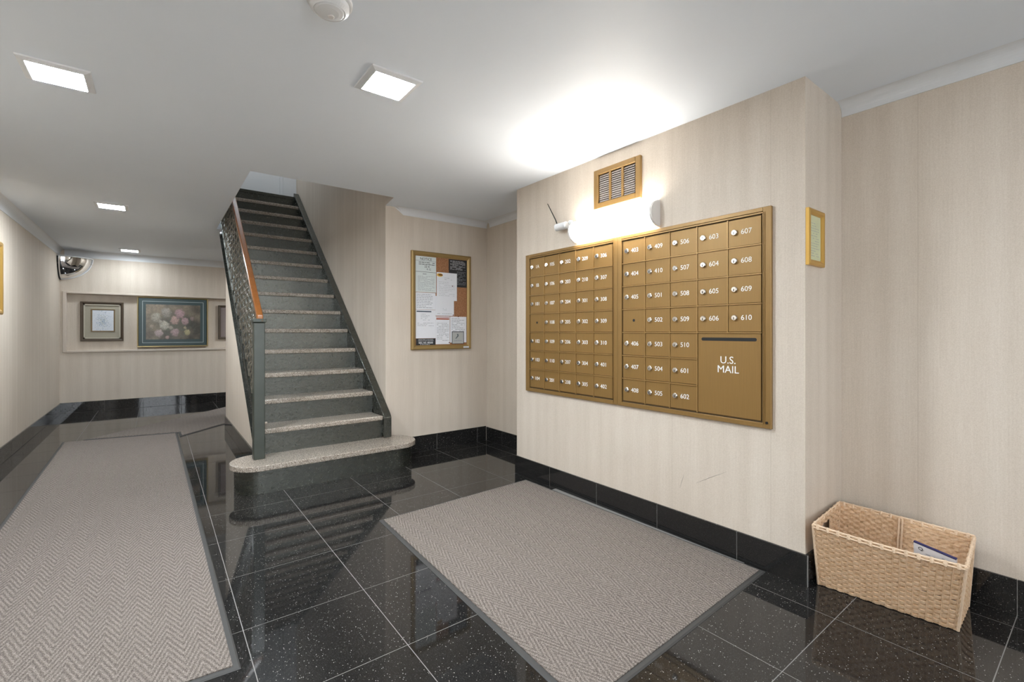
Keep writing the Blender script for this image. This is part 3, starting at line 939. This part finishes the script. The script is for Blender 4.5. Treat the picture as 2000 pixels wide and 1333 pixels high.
# ------------------------------------------------------------------ pictures on the far wall
def blob(u, v, cu, cv, r, asp): return math.hypot((u - cu) * asp, v - cv) / r
def flowers(u, v):
    asp = 1.55
    n1 = mnoise.noise((u * 6, v * 5, 1.3)); n2 = mnoise.noise((u * 22, v * 16, 4.1)); n3 = mnoise.noise((u * 50, v * 34, 8.0))
    base = Vector((.11, .08, .052)); pale = Vector((.30, .235, .16)); dark = Vector((.022, .024, .018))
    k = max(0, min(1, .45 + .5 * (v - .45) - .6 * (u - .55) + .5 * n1))
    c = dark.lerp(pale, k) * .7 + base * .3
    c = c.lerp(Vector((.06, .075, .05)), max(0, min(.7, .6 - 1.3 * math.hypot((u - .52) * 1.1, v - .42) + .5 * n2)))
    c *= 1 + .35 * n2 + .2 * n3
    for (cu, cv, r, col) in [(.33, .40, .15, (.62, .56, .44)), (.52, .55, .15, (.62, .36, .30)), (.61, .74, .16, (.55, .30, .33)), (.71, .52, .125, (.50, .28, .30)),
                             (.18, .62, .16, (.48, .42, .31)), (.36, .77, .16, (.42, .36, .29)), (.23, .17, .13, (.55, .40, .38)), (.52, .20, .13, (.48, .30, .31)),
                             (.75, .20, .10, (.55, .46, .20)), (.38, .06, .06, (.50, .28, .25)), (.10, .36, .07, (.40, .32, .22)), (.45, .33, .07, (.42, .36, .28)), (.84, .60, .07, (.26, .16, .15)), (.71, .33, .05, (.45, .36, .2)), (.26, .50, .06, (.5, .44, .34))]:
        d = blob(u, v, cu, cv, r, asp) + .28 * n2 + .12 * n3
        if d < 1:
            a = math.atan2(v - cv, (u - cu) * asp)
            sh = .80 + .16 * math.cos(3 * a + 13 * d + 5 * n2) + .2 * n3 - .25 * d + .25 * (v - cv) / r
            c = c.lerp((Vector(col) * .62 + Vector((.10, .09, .075))) * max(.25, sh + .1), min(1, (1 - d) * 3.5))
    return tuple(max(.01, min(1, q_)) for q_ in c)
def bluesprig(u, v):
    n1 = mnoise.noise((u * 9, v * 9, 2.0)); n2 = mnoise.noise((u * 26, v * 26, 7.0))
    c = Vector((.60, .63, .68))
    d = math.hypot((u - .48) * 1.15, (v - .47) * .85)
    k = max(0, min(1, 2.2 * (.30 - d) + 1.4 * n2 + .5 * n1))
    col = Vector((.16, .24, .34)) if n1 > -.05 else Vector((.20, .24, .18))
    return tuple(c.lerp(col, k * .85))

NB = YF + .08
t = thing('framed_picture', 'square framed print of a blue flower sprig in a dark beaded frame', 'picture', (-.627, NB, 1.003))
w, h = .474, .566
frame_mesh(w, h, .034, .045).build('frame', DKWOOD, t)
m = MB()
for (a, b, c_, d_) in ((-w / 2 + .035, .035, -w / 2 + .05, h - .035), (w / 2 - .05, .035, w / 2 - .035, h - .035), (-w / 2 + .035, .035, w / 2 - .035, .05), (-w / 2 + .035, h - .05, w / 2 - .035, h - .035)):
    m.box((a, -.032, b), (c_, -.02, d_))
m.build('inner_moulding', plain('grey_beige_moulding', (.46, .42, .34), .5, .2, var=.2, scale=90), t)
box('mat_board', (-w / 2 + .034, -.019, .034), (w / 2 - .034, -.0006, h - .034), LINEN, t)
aw, ah = .235, .30
f_ = frame_mesh(aw + .03, ah + .03, .016, .008).build('fillet', plain('brown_fillet', (.20, .14, .075), .45, .2), t, loc=(.008, -.0192, h / 2 - ah / 2 - .0))
art_mesh('print', aw, ah, bluesprig, 50, 60, t, -.0225).location = (.008, -.0215, h / 2 - ah / 2 + .012)

t = thing('framed_painting', 'large flower painting with teal mat and thin gold frame', 'painting', (.212, NB, .905))
w, h = .892, .76
frame_mesh(w, h, .022, .10).build('frame', BRASSY, t)
box('mat_board', (-w / 2 + .021, -.083, .021), (w / 2 - .021, -.0006, h - .021), TEAL, t)
m = MB()
for (a, b, c_, d_) in ((-w / 2 + .062, .062, -w / 2 + .068, h - .062), (w / 2 - .068, .062, w / 2 - .062, h - .062), (-w / 2 + .062, .062, w / 2 - .062, .068), (-w / 2 + .062, h - .068, w / 2 - .062, h - .062)):
    m.box((a, -.0845, b), (c_, -.0832, d_))
m.build('silver_line', plain('silver_line', (.42, .47, .46), .35), t)
art_mesh('canvas', w - .21, h - .225, flowers, 150, 110, t, 0).location = (.0, -.0842, .114)

t = thing('framed_picture', 'dark narrow framed picture half hidden by the stair wall', 'picture', (1.04, NB, 1.015))
w, h = .474, .555
frame_mesh(w, h, .034, .045).build('frame', DKWOOD, t)
box('mat_board', (-w / 2 + .033, -.019, .033), (w / 2 - .033, -.0006, h - .033), plain('mauve_mat_board', (.25, .20, .185), .8), t)

# gold frame on the left wall, only its edge in view
t = thing('framed_picture', 'gold framed picture on the left wall, cut by the photo edge', 'picture', (XL, 5.30, 1.283), PI / 2)
frame_mesh(.96, .612, .05, .035).build('frame', GOLD, t)
box('canvas', (-.44, -.02, .045), (.44, -.0006, .567), plain('brown_canvas', (.16, .11, .07), .6, var=.4, scale=8), t)

# ------------------------------------------------------------------ wicker basket
bk = thing('wicker_basket', 'rectangular tan wicker basket standing on the floor by the right wall', 'basket', (2.52, .59, 0))
bo = bk.location
# corners: bottom and top, order front-left, front-right, back-right, back-left (as seen from the room)
BB = [Vector((2.366, .828, .004)), Vector((2.417, .377, .004)), Vector((2.665, .385, .004)), Vector((2.62, .838, .004))]
BT = [Vector((2.270, .815, .298)), Vector((2.290, .335, .300)), Vector((2.672, .367, .296)), Vector((2.672, .842, .299))]
def bil(i, u, v):
    j = (i + 1) % 4
    b = BB[i].lerp(BB[j], u); tp = BT[i].lerp(BT[j], u)
    p = b.lerp(tp, v)
    if i == 0: p = p + Vector((0, 0, -.008 * math.sin(PI * u) * v))      # the front rim sags a little
    return p
def side(i, rows, stakes, hole=None):
    j = (i + 1) % 4
    ed = (BT[j] - BT[i]).normalized()
    up = (BT[i] - BB[i]).normalized()
    nrm = ed.cross(up).normalized()
    m = MB()
    rnd = random.Random(40 + i)
    ns = stakes * 4
    for r in range(rows):
        v0, v1 = (r - .02) / rows, (r + 1.02) / rows
        segs = [(0.0, 1.0)]
        if hole and hole[2] < (r + .5) / rows < hole[3]: segs = [(0, hole[0]), (hole[1], 1)]
        jz = rnd.uniform(-.12, .12) / rows
        for (ua, ub) in segs:
            k0 = []
            nn = max(2, int(ns * (ub - ua)))
            for k in range(nn + 1):
                u = ua + (ub - ua) * k / nn
                off = .0034 * math.cos(PI * u * stakes + PI * r) + rnd.uniform(-.0004, .0004)
                lo, hi = bil(i, u, max(0, v0 + jz)), bil(i, u, min(1, v1 + jz))
                k0.append((lo + nrm * (off - .0032), hi + nrm * (off - .0032), hi + nrm * (off + .0012), lo + nrm * (off + .0012)))
            v = [q_ - bo for ring in k0 for q_ in ring]
            f = []
            for k in range(nn):
                for a in range(4):
                    b = (a + 1) % 4
                    f.append((k * 4 + a, k * 4 + b, (k + 1) * 4 + b, (k + 1) * 4 + a))
            f += [(0, 1, 2, 3), tuple(nn * 4 + a for a in (3, 2, 1, 0))]
            m.add(v, f)
    for k in range(stakes):
        u = (k + .5) / stakes
        if hole and hole[0] < u < hole[1]: top = hole[2]
        else: top = 1.0
        m.tube([bil(i, u, 0) - bo, bil(i, u, top) - bo], .0032, 5)
    o = m.build('woven_side', WICKER, bk)
    o['kind'] = 'stuff'
    return o
side(0, 26, 22); side(1, 26, 14); side(2, 26, 22); side(3, 26, 14, (.40, .72, .60, .88))
# base and rim rods
MB().add([p - bo for p in BB] + [p - bo + Vector((0, 0, .006)) for p in BB], [(0, 1, 2, 3), (4, 5, 6, 7), (0, 1, 5, 4), (1, 2, 6, 5), (2, 3, 7, 6), (3, 0, 4, 7)]).build('base', WICKER, bk)
rimpts = []
for i in range(4):
    for k in range(14): rimpts.append(bil(i, k / 14, 1.0) - bo)
rimpts.append(rimpts[0])
RIM = plain('pale_wicker_rod', (0.76, 0.57, 0.40), .55, var=.15, scale=60)
MB().tube([p + Vector((0, 0, .003)) for p in rimpts], .0038, 6).build('rim', RIM, bk)
MB().tube([p + Vector((0, 0, -.009)) for p in rimpts], .0034, 6).build('rim', RIM, bk)
tie = MB().lathe([(.0055, -.013), (.007, -.003), (.0055, .007)], seg=8).mesh('rim_tie', RIM)
for i, n_ in ((0, 13), (1, 7), (2, 13), (3, 7)):
    for k in range(n_):
        link('rim_tie', tie, bk, bil(i, (k + .5) / n_, 1.0) - bo)
for i in range(4): MB().tube([BB[i] - bo, BT[i] - bo], .0055, 7).build('corner_post', RIM, bk)
for u in (.49, .515): MB().tube([bil(2, 1 - u, 0) - bo + Vector((-.008, 0, 0)), bil(2, 1 - u, 1) - bo + Vector((-.008, 0, 0))], .004, 6).build('back_post', RIM, bk)
# envelope standing in the basket
ev = thing('envelope', 'white printed mailer with a dark blue edge standing in the wicker basket', 'envelope', (2.452, .446, .024), math.radians(-99))
ev.rotation_euler = (math.radians(21), math.radians(7), math.radians(-99))
wv, hv = .128, .312
m = MB().box((-wv / 2, -.004, 0), (wv / 2, .004, hv))
m.build('paper', PAPER, ev)
MB().box((-wv / 2, -.0045, hv + .0001), (wv / 2, .0045, hv + .004)).build('blue_edge', plain('navy_print', (.02, .02, .09), .5), ev)
link('lettering', text_mesh('Q', .020, PRINT), ev, (-wv / 2 + .022, -.0045, hv - .018))
print_lines('print', PRINTG, ev, -wv * .3, wv * .3, hv - .05, hv - .015, 3, -.0044, .25, .7, rr)
